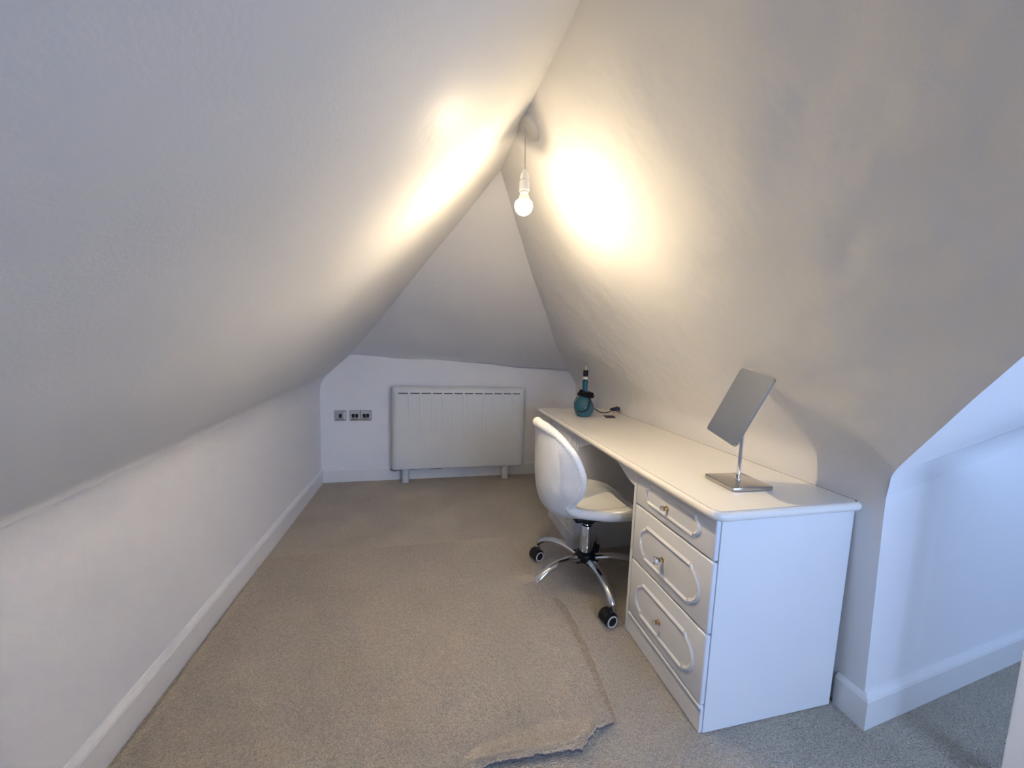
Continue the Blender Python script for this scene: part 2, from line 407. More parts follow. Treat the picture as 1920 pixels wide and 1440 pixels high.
for f_ in [0, .3, .6, .8, .9, .95, .98, 1.0]:
    ring = []
    for p in dense:
        x = lerp(cx, p.x, f_); y = lerp(cyy, p.y, f_)
        z = .013+mat_h(x, y)-(.004 if f_ == 1.0 else 0)+.0015*noise.noise(Vector((x*9, y*9, 2)))
        ring.append((x, y, z))
    ringz.append(ring)
c0 = bm.verts.new((cx, cyy, .013)); R_ = [[bm.verts.new(p) for p in r] for r in ringz[1:]]
for k in range(N): bm.faces.new((c0, R_[0][k], R_[0][(k+1) % N]))
for a, b in zip(R_, R_[1:]):
    for k in range(N): bm.faces.new((a[k], b[k], b[(k+1) % N], a[(k+1) % N]))
U0 = bm.verts.new((cx, cyy, .0030)); UR = [[bm.verts.new((x, y, max(.0025, z-.0095))) for x, y, z in r] for r in ringz[1:]]
for k in range(N): bm.faces.new((U0, UR[0][(k+1) % N], UR[0][k])).material_index = 1
for a, b in zip(UR, UR[1:]):
    for k in range(N): bm.faces.new((a[k], a[(k+1) % N], b[(k+1) % N], b[k])).material_index = 1
for k in range(N): bm.faces.new((R_[-1][k], UR[-1][k], UR[-1][(k+1) % N], R_[-1][(k+1) % N])).material_index = 1
# darker brown strip on the fixed carpet beside the loose piece's right edge
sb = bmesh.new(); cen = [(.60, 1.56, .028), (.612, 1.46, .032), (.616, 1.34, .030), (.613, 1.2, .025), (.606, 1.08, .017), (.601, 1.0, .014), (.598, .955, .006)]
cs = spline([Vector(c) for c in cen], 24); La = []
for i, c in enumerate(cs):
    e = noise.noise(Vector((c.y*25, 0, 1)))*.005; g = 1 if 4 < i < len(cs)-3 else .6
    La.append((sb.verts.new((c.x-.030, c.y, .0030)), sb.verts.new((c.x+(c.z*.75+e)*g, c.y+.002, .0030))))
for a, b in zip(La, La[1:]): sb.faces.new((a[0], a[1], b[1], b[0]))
struct(finish('floor', sb, M['brown_strip']))
# tufts standing along the cut edge
for k in range(0, N):
    p = dense[k]
    if p.x > -.8 and random.random() < .8:
        q = Vector((p.x+random.uniform(-.002, .003), p.y+random.uniform(-.003, .002), .009+mat_h(p.x, p.y))); d = Vector((random.uniform(-.003, .004), random.uniform(-.005, .002), random.uniform(.001, .006)))
        w = Vector((random.uniform(-1, 1), random.uniform(-1, 1), 0)).normalized()*.0019; q.z += .003; d *= 1.5
        a, b, c = bm.verts.new(q-w), bm.verts.new(q+w), bm.verts.new(q+d); e = bm.verts.new(q+w.cross(Vector((0, 0, 1))))
        for tri in ((a, b, c), (b, e, c), (e, a, c)): bm.faces.new(tri).material_index = 2
o = finish('carpet_offcut', bm, [M['mat_carpet'], M['backing'], M['tuft']], smooth=True, angle=50)
o['label'] = 'large loose beige carpet offcut with frayed cut edges lying on the carpeted floor'; o['category'] = 'rug'

# ------------------------------------------------------------------ desk
XD, XB_, YE, YP, H = .840, 1.366, .880, 1.330, .740
FY0, FY1 = 1.935, 2.405
desk = thing('desk', 'white fitted desk with moulded drawer pedestals and cream worktop under the sloping ceiling', 'desk', (XD, YE, 0))
def dpart(name, bm, m_, parent=desk, **k):
    bmesh.ops.translate(bm, vec=(-XD, -YE, 0), verts=bm.verts); return finish(name, bm, m_, parent, **k)
# worktop
def rounded(x0, x1, y0, y1, rads, n=8):
    out = []
    for (cx_, cy_, a0, r) in [(x0, y0, 180, rads[0]), (x1, y0, 270, rads[1]), (x1, y1, 0, rads[2]), (x0, y1, 90, rads[3])]:
        sx = 1 if cx_ == x0 else -1; sy_ = 1 if cy_ == y0 else -1
        ox, oy = cx_+sx*r, cy_+sy_*r
        if r < 1e-4: out.append((cx_, cy_)); continue
        for k in range(n+1):
            a = math.radians(a0+90*k/n); out.append((ox+r*math.cos(a), oy+r*math.sin(a)))
    return out
def inset_ring(d, rr=(.045, .03, .004, .02)):
    return rounded(.806+d, XB_+.006-(d if d < .5 else 0)+0, .852+d, 2.655-d, [max(.002, r-d) for r in rr])
bm = bmesh.new()
sections = [(.0175, .740), (.0165, .7370), (.0140, .7370), (.013, .740), (.008, .739), (.003, .7355), (.0, .728), (.001, .720), (.005, .714), (.010, .711), (.012, .7105)]
rg = [[bm.verts.new((x, y, z)) for x, y in inset_ring(d)] for d, z in sections]
n = len(rg[0])
for i, (a, b) in enumerate(zip(rg, rg[1:])):
    for k in range(n):
        f = bm.faces.new((a[k], b[k], b[(k+1) % n], a[(k+1) % n])); f.material_index = 1 if i in (0, 1, 2) else 0
bm.faces.new(rg[-1])
dpart('worktop_edging', bm, [M['worktop'], M['groove']], smooth=True, angle=50)
bm = bmesh.new(); prism(bm, inset_ring(.0168), .7125, .7402); dpart('worktop', bm, M['worktop'])
# carcass panels
def panel(name, *a, bev=.0012, m_='laminate'):
    bm = bmesh.new(); box(bm, *a, bev); return dpart(name, bm, M[m_])
panel('side_panel', XD+.016, XB_, YE, YE+.018, 0.002, .7100)
panel('side_panel', XD, XB_, YP-.018, YP, 0.002, .7100)
panel('side_panel', XD, XB_, FY0, FY0+.018, 0.002, .7100)
panel('side_panel', XD+.016, XB_, FY1-.018, FY1, 0.002, .7100)
for (a, b) in [(YE+.019, YP-.019), (FY0+.019, FY1-.019)]:
    panel('carcass', XD+.018, XB_-.004, a, b, .004, .7095, bev=0)
    bm = bmesh.new()
    a2, b2 = (a-.016, b) if a < 1.5 else (a, b+.016); box(bm, XD+.003, XD+.0155, a2, b2, .002, .086, .0015); box(bm, XD-.003, XD+.0155, a2, b2, .083, .097, .005, 3)
    dpart('plinth', bm, M['foil'])
# arched rail over the kneehole
bm = bmesh.new(); pol = []
for i in range(41):
    t = i/40; y = lerp(YP+.001, FY0-.001, t)
    e = min(t, 1-t)*(FY0-YP); z = .640+.058*sm(0, .19, e)
    pol.append((y, z))
for x in (XD+.002, XD+.018):
    pass
A = [[bm.verts.new((x, y, z)) for y, z in pol] for x in (XD+.002, XD+.018)]; B = [[bm.verts.new((x, y, .7100)) for y, z in pol] for x in (XD+.002, XD+.018)]
for k in range(40):
    bm.faces.new((A[0][k], A[0][k+1], B[0][k+1], B[0][k])); bm.faces.new((A[1][k], A[1][k+1], B[1][k+1], B[1][k])); bm.faces.new((A[0][k], A[0][k+1], A[1][k+1], A[1][k])); bm.faces.new((B[0][k], B[0][k+1], B[1][k+1], B[1][k]))
dpart('arched_rail', bm, M['foil'])

def drawer(y0, y1, z0, z1, knob_y, knob_z, crystal):
    ym, zm = (y0+y1)/2, (z0+z1)/2-(.009 if z1-z0 > .15 else -.004)
    bm = bmesh.new(); box(bm, XD-.002, XD+.0152, y0, y1, z0, z1, .005, 3)
    # raised moulding: straight bars with stepped, bulging ends
    a = .122; b = (.066 if z1-z0 > .15 else .036); c = .040; st = .012; X = XD-.002
    def bar(p):  # sweep a low ogee bead along a path on the front
        rr = bmesh.new(); sec = [(-.0085, 0.001), (-.0065, -.0045), (-.0015, -.0065), (.003, -.0035), (.0085, .001)]
        P = [Vector((0, q[0], q[1])) for q in p]; rings = []
        for i, q in enumerate(P):
            d = (P[min(i+1, len(P)-1)]-P[max(i-1, 0)]).normalized(); nn = Vector((0, -d.z, d.y))
            rings.append([rr.verts.new(Vector((X+s[1], 0, 0))+q+nn*s[0]) for s in sec])
        for u, w in zip(rings, rings[1:]):
            for k in range(4): rr.faces.new((u[k], u[k+1], w[k+1], w[k]))
        rr.faces.new(rings[0]); rr.faces.new(rings[-1]); merge(bm, rr)
    bar([(ym-a, zm+b), (ym+a, zm+b)]); bar([(ym+a, zm-b), (ym-a, zm-b)])
    for sgn in (1, -1):
        arc = []
        for k in range(21):
            th = math.radians(lerp(62, -62, k/20)); R0 = (b-st)/math.sin(math.radians(62))
            arc.append((ym+sgn*(a+.006+R0*(math.cos(th)-math.cos(math.radians(62)))*1.15), zm+R0*math.sin(th)))
        bar(arc)
        for s2 in (1, -1): bar([(ym+sgn*a, zm+s2*b), (ym+sgn*(a+.007), zm+s2*(b-st))])
    d = dpart('drawer', bm, M['foil'], smooth=True, angle=35)
    bm = bmesh.new(); R90 = Matrix.Translation((X, knob_y, knob_z)) @ Matrix.Rotation(-math.pi/2, 4, 'Y')
    lathe(bm, [(0, .0), (.0095, 0), (.010, .002), (.0065, .004), (.005, .009), (.008, .012), (.009, .014), (.004, .016), (0, .016)], 12, R90, 0)
    lathe(bm, [(.004, .015), (.011, .019), (.0145, .026), (.012, .034), (.006, .037), (0, .037)] if crystal else
              [(.004, .0155), (.0085, .018), (.010, .022), (.007, .026), (0, .027)], 8, R90, 1)
    k = dpart('knob', bm, [M['brass'], M['crystal']], d)
    k['label'] = 'faceted crystal and brass knob' if crystal else 'small brass knob with crystal centre'
A0, A1 = YE+.001, YP-.021
drawer(A0, A1, .577, .707, 1.111, .641, False)
drawer(A0, A1, .341, .571, 1.115, .443, True)
drawer(A0, A1, .101, .335, 1.107, .204, False)
B0, B1 = FY0+.021, FY1-.003
drawer(B0, B1, .575, .706, (B0+B1)/2, .641, False)
drawer(B0, B1, .340, .571, (B0+B1)/2, .455, False)
drawer(B0, B1, .098, .336, (B0+B1)/2, .217, False)

# ------------------------------------------------------------------ storage heater
HX0, HX1, HZ0, HZ1, HYF = -.300, .852, .122, .832, 3.150
heater = thing('storage_heater', 'wide cream white slimline wall heater on two short round legs', 'heater', ((HX0+HX1)/2, 3.2, 0))
def hpart(name, bm, m_, **k):
    bmesh.ops.translate(bm, vec=(-(HX0+HX1)/2, -3.2, 0), verts=bm.verts); return finish(name, bm, m_, heater, **k)
slots = [(270, 372), (395, 497), (515, 617), (637, 738), (757, 852), (875, 968), (990, 1085), (1105, 1195), (1215, 1308), (1328, 1417), (1437, 1527), (1547, 1632)]
SX0, SX1 = -.245, .792
sl = [(lerp(SX0, SX1, (a-270)/1362), lerp(SX0, SX1, (b-270)/1362)) for a, b in slots]
SZ = .781
bm = bmesh.new()
# casing: profile in (y,z) swept along x with rounded vertical corners; front face carries shallow flutes
nx, nz = 150, 44
def front(x, z):
    y = HYF
    ex = min(x-HX0, HX1-x); r = .045
    if ex < r: y += r-math.sqrt(max(0, r*r-(r-ex)**2))
    ez = HZ1-z; r = .050
    if ez < r: y += (r-math.sqrt(max(0, r*r-(r-ez)**2)))*.9
    ez = z-HZ0; r = .014
    if ez < r: y += r-math.sqrt(max(0, r*r-(r-ez)**2))
    if HZ0+.04 < z < SZ:
        fade = sm(.20, .74, z)
        for (a, b), (c, d) in zip(sl, sl[1:]):
            mid = (b+c)/2; hw = (c-b)/2
            u = abs(x-mid)
            y += -.0032*fade*(1-sm(hw*.35, hw*1.0, u))
    y -= .0015*(1-sm(.010, .018, abs(z-(HZ0+.045))))*0
    return y
xs_ = []
for i in range(7): xs_.append(HX0+.045*(1-math.cos(math.pi/2*i/6)))
k0 = xs_[-1]
mids = [k0+(HX1-.045-k0)*i/300 for i in range(1, 301)]
xs_ += mids
for i in range(1, 7): xs_.append(HX1-.045+.045*math.sin(math.pi/2*i/6))
zs_ = [HZ0+.014*(1-math.cos(math.pi/2*i/4)) for i in range(5)]+[lerp(HZ0+.014, HZ1-.05, i/34) for i in range(1, 35)]+[HZ1-.05+.05*math.sin(math.pi/2*i/6) for i in range(1, 7)]
YW = YB-.002
V = [[bm.verts.new((x, min(front(x, z), YW-.04), z)) for z in zs_] for x in xs_]
for i in range(len(V)-1):
    for j in range(len(zs_)-1): bm.faces.new((V[i][j], V[i+1][j], V[i+1][j+1], V[i][j+1]))
border = [V[i][0] for i in range(len(V))]+[V[-1][j] for j in range(1, len(zs_))]+[V[i][-1] for i in range(len(V)-2, -1, -1)]+[V[0][j] for j in range(len(zs_)-2, 0, -1)]
bk = [bm.verts.new((b.co.x, YW-.022, b.co.z)) for b in border]
for k in range(len(border)): bm.faces.new((border[k], border[(k+1) % len(border)], bk[(k+1) % len(border)], bk[k]))
bm.faces.new(bk)
hpart('casing', bm, M['metal_white'], smooth=True, angle=40)
bm = bmesh.new(); box(bm, HX0-.030, HX1+.028, YW-.024, YW-.001, HZ0+.03, HZ1-.03, .008, 3); hpart('back_plate', bm, M['metal_white'], smooth=True, angle=40)
for a, b in sl:
    bm = bmesh.new(); box(bm, a, b, HYF-.0012, HYF+.006, SZ-.0042, SZ+.0042, .0008, 1); hpart('vent_slot', bm, M['slot'])
for x in (-.188, .687):
    bm = bmesh.new(); lathe(bm, [(0, .003), (.029, .003), (.031, .006), (.031, .135), (0, .135)], 28, Matrix.Translation((x, 3.190, 0))); hpart('leg', bm, M['leg_enamel'], smooth=True, angle=40)
bm = bmesh.new(); box(bm, .02, .12, 3.17, 3.19, HZ0-.008, HZ0+.004, .003); hpart('underside_clip', bm, M['pipe'])
bm = bmesh.new(); box(bm, -.285, -.255, 3.16, 3.19, HZ0-.012, HZ0+.006, .004); hpart('underside_clip', bm, M['pipe'])
bm = bmesh.new(); tube(bm, spline([(-.28, 3.20, HZ0+.004), (-.31, 3.22, .105), (-.25, 3.235, .095), (-.05, 3.245, .10), (0, 3.24, .125)], 8), .004, 8); hpart('supply_cable', bm, M['pipe'], smooth=True)

# ------------------------------------------------------------------ chrome switch plates on the far wall
def plate(x, rockers, label, m_, w=.086, screws=False):
    t = thing('switch_plate', label, 'wall switch', (x, YB, .571), 0, 'chrome wall switches')
    bm = bmesh.new(); hw = w/2; hh = .043
    a = [bm.verts.new((sx*hw, -.001, sz*hh)) for sx, sz in ((-1, -1), (1, -1), (1, 1), (-1, 1))]
    b = [bm.verts.new((sx*(hw-.002), -.005, sz*(hh-.002))) for sx, sz in ((-1, -1), (1, -1), (1, 1), (-1, 1))]
    c = [bm.verts.new((sx*(hw-.020), -.010, sz*(hh-.022))) for sx, sz in ((-1, -1), (1, -1), (1, 1), (-1, 1))]
    for p, q in ((a, b), (b, c)):
        for k in range(4): bm.faces.new((p[k], p[(k+1) % 4], q[(k+1) % 4], q[k]))
    bm.faces.new(c); bm.faces.new(a)
    finish('plate', bm, m_, t)
    bm = bmesh.new(); box(bm, -hw-.0012, hw+.0012, -.0022, -.0002, -hh-.0012, hh+.0012); finish('dark_border', bm, M['pipe'], t)  # dark border slightly larger than the plate, drawn for the gap line
    for rx in rockers:
        bm = bmesh.new(); box(bm, rx-.0112, rx+.0112, -.0145, -.0085, -.0155, .0155, .0015); r = finish('rocker', bm, M['gloss_black'], t)
    if screws:
        for sx in (-1, 1):
            bm = bmesh.new(); lathe(bm, [(0, -.001), (.0028, -.001), (.0028, .0012), (0, .0016)], 10, Matrix.Translation((sx*(hw-.011), -.0085, 0)) @ Matrix.Rotation(math.pi/2, 4, 'X')); finish('screw', bm, M['pipe'], t)
plate(-.722, [0.002], 'dull chrome wall plate with one black rocker, set apart at the left', M['chrome_rough'], .090)
plate(-.606, [-.0138, .0138], 'shiny chrome plate with two black rockers, between the single plate and its twin', M['chrome'], screws=True)
plate(-.518, [-.0138, .0138], 'brightest chrome plate with two black rockers, the one nearest the heater', M['chrome_wavy'], screws=True)

# ------------------------------------------------------------------ pendant bulb
BX, BY = .306, 1.26
pend = thing('pendant_light', 'lit bare bulb hanging on a white flex from a ceiling rose at the ridge', 'light', (BX, BY, 1.69))
def ppart(name, bm, m_, **k):
    bmesh.ops.translate(bm, vec=(-BX, -BY, -1.69), verts=bm.verts); return finish(name, bm, m_, pend, **k)
nrm = Vector((-.70, 0, -.714)).normalized()
slope_pt = Vector((.325, BY, 1.935))
q = nrm.to_track_quat('Z', 'Y').to_matrix().to_4x4()
RM = Matrix.Translation(slope_pt-nrm*.004) @ q
bm = bmesh.new(); lathe(bm, [(0, -.002), (.0475, -.002), (.0475, .0065), (0, .0065)], 40, RM); ppart('rose_backplate', bm, M['dark'], smooth=True, angle=40)
bm = bmesh.new(); lathe(bm, [(0, .008), (.049, .008), (.050, .011), (.049, .022), (.044, .029), (.032, .033), (.008, .035), (.007, .038), (0, .038)], 48, RM); ppart('ceiling_rose', bm, M['rose'], smooth=True, angle=50)
ex = slope_pt+nrm*.032
bm = bmesh.new(); tube(bm, [ex, ex+Vector((0, 0, -.012)), (BX-.002, BY, 1.86), (BX, BY, 1.775)], .0026, 8); ppart('flex', bm, M['flex'], smooth=True)
T = Matrix.Translation((BX, BY, 1.2*.031)) @ Matrix.Diagonal((.969, .969, .969, 1))
bm = bmesh.new(); lathe(bm, [(0, 1.806), (.006, 1.806), (.010, 1.796), (.0155, 1.788), (.0165, 1.772), (.0165, 1.770)], 28, T)
lathe(bm, [(.0150, 1.7705), (.0150, 1.7675)], 28, T); lathe(bm, [(.0165, 1.768), (.018, 1.766), (.018, 1.738), (.0165, 1.735), (.012, 1.735)], 28, T)
ppart('lamp_holder', bm, M['white_plastic'], smooth=True, angle=40)
bm = bmesh.new(); lathe(bm, [(0, 1.738), (.0145, 1.738), (.0150, 1.733), (.0145, 1.729), (0, 1.729)], 24, T); ppart('bulb_cap', bm, M['chrome_rough'], smooth=True, angle=40)
bm = bmesh.new(); lathe(bm, [(.0140, 1.730), (.0155, 1.722), (.0190, 1.712), (.0255, 1.702)], 32, T); bmesh.ops.delete(bm, geom=[f for f in bm.faces if len(f.verts) > 4], context='FACES'); ppart('bulb_neck', bm, M['bulb_neck'], smooth=True)
bm = bmesh.new(); cz = 1.686; prof = []
prof.append((0, 1.7025)); prof.append((.0255, 1.702))
for k in range(16):
    a = math.radians(lerp(25, -90, k/15)); prof.append((max(0, .0315*math.cos(a)), cz+.0315*math.sin(a)))
lathe(bm, prof[1:], 32, T); bm.faces.ensure_lookup_table(); bmesh.ops.delete(bm, geom=[f for f in bm.faces if len(f.verts) > 4], context='FACES'); ppart('bulb_globe', bm, M['bulb_glass'], smooth=True)
bm = bmesh.new(); bmesh.ops.create_uvsphere(bm, u_segments=24, v_segments=16, radius=.007, matrix=T @ Matrix.Translation((0, 0, cz+.012))); ppart('filament', bm, M['globe'], smooth=True)

# ------------------------------------------------------------------ teal table lamp without shade
LX, LY = 1.038, 2.322
lamp = thing('table_lamp', 'teal glazed bottle shaped lamp base with black cable wound round its neck, on the desk', 'lamp', (LX, LY, H))
bm = bmesh.new()
prof = spline([(.042, .002, 0), (.049, .006, 0), (.062, .028, 0), (.0690, .056, 0), (.0655, .080, 0), (.054, .105, 0), (.041, .130, 0), (.029, .152, 0), (.0195, .175, 0), (.0192, .22, 0), (.0195, .237, 0), (.0175, .244, 0), (.010, .246, 0)], 5)
lathe(bm, [(0, .002)]+[(p.x, p.y) for p in prof]+[(0, .246)], 48); finish('lamp_body', bm, M['teal'], lamp, smooth=True, angle=60)
bm = bmesh.new(); lathe(bm, [(0, .2455), (.0135, .2455), (.0135, .2535), (0, .2535)], 28); finish('neck_ring', bm, M['black_plastic'], lamp, smooth=True, angle=40)
bm = bmesh.new(); lathe(bm, [(0, .253), (.0145, .253), (.0145, .2725), (0, .2725)], 28); finish('holder_collar', bm, M['white_plastic'], lamp, smooth=True, angle=40)
bm = bmesh.new(); lathe(bm, [(0, .272), (.0165, .272), (.017, .274), (.017, .312), (.0155, .3145), (0, .3145)], 28); finish('lamp_socket', bm, M['black_plastic'], lamp, smooth=True, angle=40)
bm = bmesh.new(); lathe(bm, [(0, .314), (.010, .314), (.0125, .322), (.0125, .333), (.009, .348), (.004, .360), (0, .363)], 24); finish('candle_bulb', bm, M['clear_glass'], lamp, smooth=True)
bm = bmesh.new(); lathe(bm, [(0, .315), (.0055, .315), (.006, .322), (.0035, .332), (.0045, .338), (.0035, .346), (0, .348)], 14); finish('filament', bm, M['amber'], lamp, smooth=True)
bm = bmesh.new(); prev = None; cp_ = []
for k in range(0, 150):     # the wound bundle
    a = k*.36; turn = a/(2*math.pi)
    rr = .0235+.010*abs(math.sin(turn*1.3))+.004*math.sin(k*1.7); zz = .171-.034*(turn/8.6)+.005*math.sin(a*1.0+.6)
    offx = .022*max(0, math.cos(a+.5))*(.4+.6*math.sin(turn*1.9)**2)
    rad = rr+(.012 if zz < .15 else 0)
    cp_.append((rad*math.cos(a)+offx, rad*math.sin(a), zz-.010*math.cos(a)))
tube(bm, cp_, .0040, 7)
tube(bm, spline([(-.018, -.026, .176), (.0, -.030, .168), (.030, -.030, .160), (.052, -.022, .150), (.056, -.005, .146), (.040, .012, .150), (.010, .030, .155)], 6), .0035, 7)
tube(bm, spline([(.014, -.030, .172), (.034, -.022, .166), (.052, -.018, .157), (.058, -.008, .152), (.045, .010, .150)], 6), .0035, 7)
tube(bm, spline([(-.030, -.012, .178), (-.034, -.022, .170), (-.020, -.034, .163), (.004, -.036, .160)], 6), .0035, 7)
# strand that hangs over the belly: from the right shoulder to low left
hang = []
vd = Vector((-.41, -.91, 0)); rd = Vector((.91, -.41, 0))
def body_r(z):
    best = min(prof, key=lambda p: abs(p.y-z)); return best.x
for (sx, z) in [(.026, .150), (.034, .132), (.037, .112), (.030, .080), (.014, .052), (-.004, .040), (-.022, .036), (-.034, .044)]:
    R0 = body_r(z)+.004; sx = min(sx, R0*.95); c = math.sqrt(max(1e-6, R0*R0-sx*sx)); hang.append(rd*sx+vd*c+Vector((0, 0, z)))
tube(bm, spline(hang, 6), .0042, 8)
tube(bm, spline([(-.066, -.020, .075), (-.071, .0, .090), (-.060, .02, .100), (-.036, .035, .13)], 6), .0028, 6)
finish('lamp_cable', bm, M['cable'], lamp, smooth=True)
bm = bmesh.new()
PL = Vector((1.318, 2.410, H))-Vector((LX, LY, H))
tube(bm, spline([(.020, .062, .075), (.062, .052, .062), (.11, .058, .038), (.16, .072, .012), (.20, .080, .006), (.232, .086, .010), (PL.x-.022, PL.y, .019)], 8), .0033, 7)
finish('lamp_cable', bm, M['cable'], lamp, smooth=True)
# three pin plug resting on its pins
bm = bmesh.new(); RZ = Matrix.Translation(PL+Vector((0, 0, .0190))) @ Matrix.Rotation(math.radians(-8), 4, 'Z') @ Matrix.Rotation(math.radians(-6), 4, 'Y') @ Matrix.Diagonal((1.2, 1.2, 1.15, 1))
t = bmesh.new(); a = [t.verts.new(p) for p in [(-.026, -.015, .003), (-.026, .015, .003), (.028, .024, 0), (.028, -.024, 0)]]; b = [t.verts.new(p) for p in [(-.026, -.012, .015), (-.026, .012, .015), (.026, .021, .024), (.026, -.021, .024)]]
t.faces.new(a); t.faces.new(b)
for k in range(4): t.faces.new((a[k], a[(k+1) % 4], b[(k+1) % 4], b[k]))
bmesh.ops.bevel(t, geom=list(t.edges), offset=.003, segments=2, affect='EDGES'); bmesh.ops.transform(t, matrix=RZ, verts=t.verts); merge(bm, t)
finish('plug', bm, M['black_plastic'], lamp, smooth=True, angle=50)
for (px_, py_, L_) in [(-.006, 0, .0175), (.014, -.011, .0145), (.014, .011, .0145)]:
    bm = bmesh.new(); box(bm, px_-.003, px_+.003, py_-.0022, py_+.0022, -L_+.002, .003, .0005, 1, 0, RZ); finish('plug_pin', bm, M['brass'], lamp)
# small dark card lying by the plug
cpts = [(1.2225, 2.322), (1.267, 2.318), (1.232, 2.218), (1.187, 2.222)]
cpts = [(1.190, 2.335), (1.262, 2.318), (1.236, 2.232), (1.163, 2.232)]
bm = bmesh.new(); prism(bm, cpts, H+.0012, H+.0022); o = finish('card', bm, M['card']); o['label'] = 'small dark purple card lying flat on the desk in front of the plug'; o['category'] = 'card'

# ------------------------------------------------------------------ standing mirror
MX, MY = 1.073, 1.056
MK = .945
mir = thing('vanity_mirror', 'tilted rectangular mirror on a chrome stem and square steel base at the desk end', 'mirror', (MX, MY, H), math.radians(-3))
bm = bmesh.new(); box(bm, -.077, .077, -.070, .070, .0012, .0160, .003, 3); finish('base', bm, M['base_steel'], mir, smooth=True, angle=40)
nv = Vector((-.928, .132, .35)).normalized(); C0 = Vector((1.060, 1.073, 1.019)); C0 = Vector((C0.x*MK, C0.y*MK, CAMH+(C0.z-CAMH)*MK))-Vector((MX, MY, H))
rot = Matrix.Rotation(math.radians(3), 3, 'Z'); nv = rot @ nv; C0 = rot @ C0
r_ = Vector((-nv.y, nv.x, 0)).normalized(); r_ = -r_ if False else r_; yw = math.atan2(nv.y, nv.x)
r_ = Vector((-math.sin(yw), math.cos(yw), 0)); uu = nv.cross(r_); roll = -.149
ra = r_*math.cos(roll)+uu*math.sin(roll); ua = -r_*math.sin(roll)+uu*math.cos(roll)
PM = Matrix((ra, ua, nv)).transposed().to_4x4(); PM.translation = C0
bm = bmesh.new(); outl = rounded(-.0865*MK, .0865*MK, -.128*MK, .128*MK, [.011]*4, 6)
t = bmesh.new(); prism(t, outl, -.008, -.0005); bmesh.ops.transform(t, matrix=PM, verts=t.verts); merge(bm, t); finish('mirror_backing', bm, M['base_steel'], mir)
bm = bmesh.new(); outl = rounded(-.0862*MK, .0862*MK, -.1277*MK, .1277*MK, [.0105]*4, 6)
t = bmesh.new(); prism(t, outl, -.0004, .0008); bmesh.ops.transform(t, matrix=PM, verts=t.verts); merge(bm, t); finish('mirror_glass', bm, M['mirror'], mir)
top = C0-nv*.016-ua*.002
bm = bmesh.new(); tube(bm, spline([(0, 0, .014), (0, 0, .10), (0, 0, .17), (top.x*.12, top.y*.12, .205), (top.x*.6, top.y*.6, top.z-.018), tuple(top)], 6), .0064, 20); lathe(bm, [(0, .0162), (.009, .0162), (.009, .020), (.0064, .022), (0, .022)], 24); finish('stem', bm, M['chrome'], mir, smooth=True, angle=60)
bm = bmesh.new(); bmesh.ops.create_uvsphere(bm, u_segments=20, v_segments=12, radius=.011, matrix=Matrix.Translation(C0-nv*.016)); finish('ball_joint', bm, M['chrome'], mir, smooth=True)

# ------------------------------------------------------------------ swivel chair
HXc, HYc = .794, 1.660
chair = thing('swivel_chair', 'white leatherette swivel chair with bucket back and chrome star base at the desk', 'chair', (HXc, HYc, 0), math.radians(0))
ctrl = [  # (x, z, half width, curl)
 (.205, .402, .02, .0), (.200, .410, .10, .004), (.170, .420, .168, .010), (.10, .418, .200, .024), (.02, .410, .205, .038), (-.06, .402, .192, .052), (-.13, .398, .168, .060),
 (-.185, .410, .155, .064), (-.225, .440, .158, .078), (-.248, .490, .176, .098), (-.258, .550, .203, .118), (-.262, .610, .216, .128), (-.264, .670, .212, .116), (-.266, .730, .190, .092),
 (-.268, .775, .152, .062), (-.272, .808, .112, .034), (-.276, .828, .066, .012), (-.279, .836, .014, .0)]
prof3 = spline([Vector((a, b, 0)) for a, b, _, _ in ctrl], 4); w3 = spline([Vector((c, d, 0)) for _, _, c, d in ctrl], 4)
NU = 25; rows = []
def chair_pt(i, u, off=0):
    p = prof3[i]; a = prof3[max(i-1, 0)]; b = prof3[min(i+1, len(prof3)-1)]; d = (b-a).normalized()
    nin = Vector((-(-d.y), 0, -d.x)); nin = Vector((d.y, 0, -d.x))   # inward normal in xz (d goes rearwards then up)
    c = w3[i].y; hw = w3[i].x
    s = math.sin(u*math.pi/2*.96)/math.sin(math.pi/2*.96)
    return Vector((p.x, s*hw, p.y))+nin*(c*(abs(s)**2.2)+off)
for i in range(len(prof3)): rows.append([chair_pt(i, -1+2*j/(NU-1)) for j in range(NU)])
bm = grid(rows)
bmesh.ops.recalc_face_normals(bm, faces=bm.faces)
o = finish('seat_shell', bm, M['leather'], chair, smooth=True)
o.location = (0, 0, 0)
sd = o.modifiers.new('s', 'SOLIDIFY'); sd.thickness = .034; sd.offset = 0; sd.use_rim = True
bv = o.modifiers.new('b', 'BEVEL'); bv.width = .012; bv.segments = 3; bv.limit_method = 'ANGLE'; bv.angle_limit = math.radians(50)
# stitched piping along the rim
edge = [chair_pt(i, -1) for i in range(0, len(prof3))]+[chair_pt(i, 1) for i in range(len(prof3)-1, -1, -1)]
edge2 = []
for i, p in enumerate(edge):
    if not edge2 or (p-edge2[-1]).length > .004: edge2.append(p)
edge2 = spline(edge2, 3, True)
rr = [(.0195+.006*sm(.50, .42, edge2[k].z)+.004*sm(.80, .835, edge2[k].z))+.0008*math.sin(k*1.9)*(1 if edge2[k].z > .5 else .3) for k in range(len(edge2))]
bm = bmesh.new(); tube(bm, edge2, rr, 12, True); finish('piping', bm, M['piping'], chair, smooth=True)
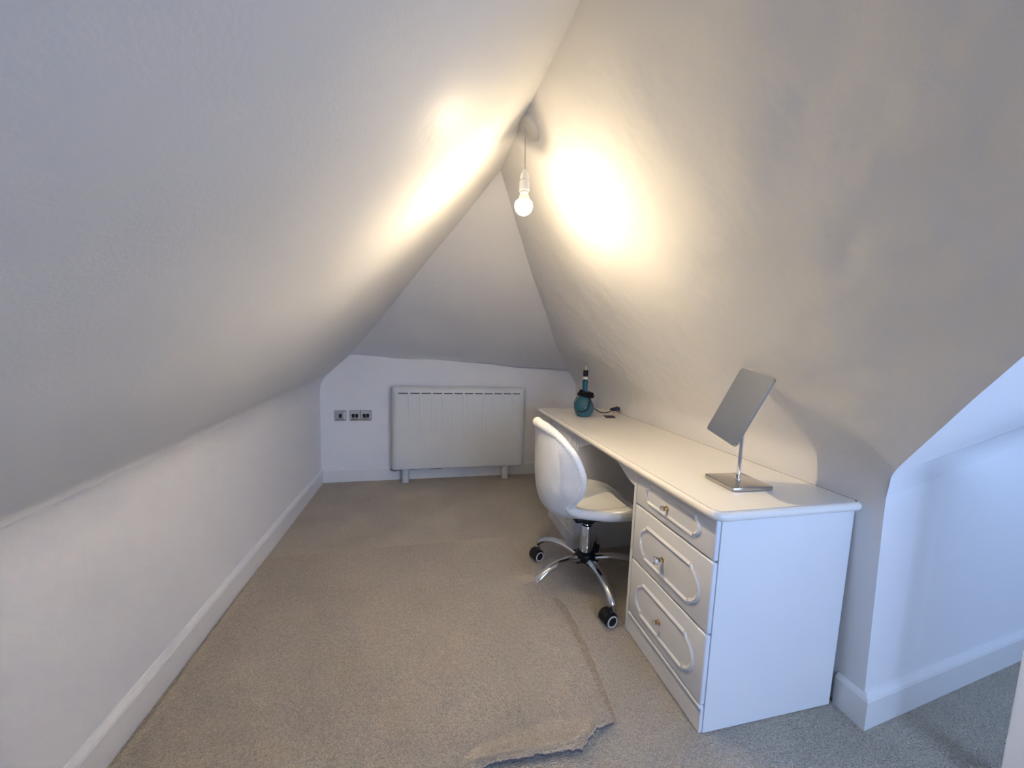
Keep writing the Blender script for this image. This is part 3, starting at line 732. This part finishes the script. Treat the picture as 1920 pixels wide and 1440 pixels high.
# inner seams
for uo in (-.42, .42):
    bm = bmesh.new(); tube(bm, [chair_pt(i, uo, .0175) for i in range(8, len(prof3)-8)], .0028, 6); finish('seam', bm, M['piping'], chair, smooth=True)
bm = bmesh.new(); box(bm, -.09, .07, -.07, .07, .352, .376, .008, 2); lathe(bm, [(0, .326), (.036, .326), (.038, .330), (.036, .356), (0, .356)], 28); finish('seat_mount', bm, M['black_plastic'], chair, smooth=True, angle=45)
bm = bmesh.new(); lathe(bm, [(0, .155), (.030, .155), (.030, .306), (.028, .309), (.014, .310), (.014, .33), (0, .33)], 32); finish('gas_column', bm, M['chrome'], chair, smooth=True, angle=40)
bm = bmesh.new(); lathe(bm, [(0, .118), (.030, .118), (.046, .124), (.050, .135), (.049, .158), (.040, .168), (.0275, .172), (0, .172)], 32)
for k in range(5):
    a = math.radians(126+72*k); box(bm, .030, .066, -.017, .017, .121, .155, .005, 2, 0, Matrix.Rotation(a, 4, 'Z'))
finish('hub', bm, M['black_plastic'], chair, smooth=True, angle=45)
def castor(parent, tip, yaw):
    bm = bmesh.new()
    Mw = Matrix.Translation((tip.x, tip.y, 0)) @ Matrix.Rotation(yaw, 4, 'Z') @ Matrix.Diagonal((1.2, 1.2, 1.2, 1))
    lathe(bm, [(0, .050), (.007, .050), (.007, .082), (0, .082)], 12, Mw, 2)
    t = bmesh.new()
    for sgn in (-1, 1):
        MM = Mw @ Matrix.Translation((-.016, sgn*.017, .0275)) @ Matrix.Rotation(sgn*-math.pi/2, 4, 'X')
        lathe(bm, [(0, -.010), (.022, -.010), (.0255, -.006), (.0255, .005), (.0235, .0085), (.019, .0095)], 28, MM, 0)
        lathe(bm, [(.0225, .0080), (.0215, .0112), (.0175, .0112), (.0165, .0080)], 28, MM, 1)
        lathe(bm, [(0, .0100), (.0160, .0100), (.0170, .0085)], 28, MM, 0)
    # hood
    hp = []
    for k in range(15):
        a = math.radians(lerp(-5, 190, k/14)); hp.append((-.016+.0285*math.cos(a), .0275+.0285*math.sin(a)))
    A_ = [bm.verts.new(Mw @ Vector((x, -.019, z))) for x, z in hp]; B_ = [bm.verts.new(Mw @ Vector((x, .019, z))) for x, z in hp]
    for k in range(14): bm.faces.new((A_[k], A_[k+1], B_[k+1], B_[k]))
    bm.faces.new(A_); bm.faces.new(B_)
    finish('castor', bm, [M['black_plastic'], M['grey_ring'], M['chrome']], parent, smooth=True, angle=40)
yaws = [math.radians(22), 0, math.radians(12), math.radians(200), math.radians(54)]
for k in range(5):
    a = math.radians(126.1+72*k); d = Vector((math.cos(a), math.sin(a), 0))
    pz = [(.050, .140), (.12, .150), (.19, .148), (.25, .130), (.285, .107), (.300, .090)]
    rs_ = [.021, .021, .0205, .0200, .0195, .0165]
    P = spline([Vector((r*d.x, r*d.y, z)) for r, z in pz], 5); Rr = [p.x for p in spline([Vector((r, 0, 0)) for r in rs_], 5)]
    bm = bmesh.new(); tube(bm, P, Rr, 16, flat=.72)
    leg = finish('leg', bm, M['chrome'], chair, smooth=True, angle=60)
    if k == 1:
        leg['label'] = 'chrome leg that has lost its castor'
        continue
    castor(leg, Vector((.292*d.x, .292*d.y, 0)), yaws[k])
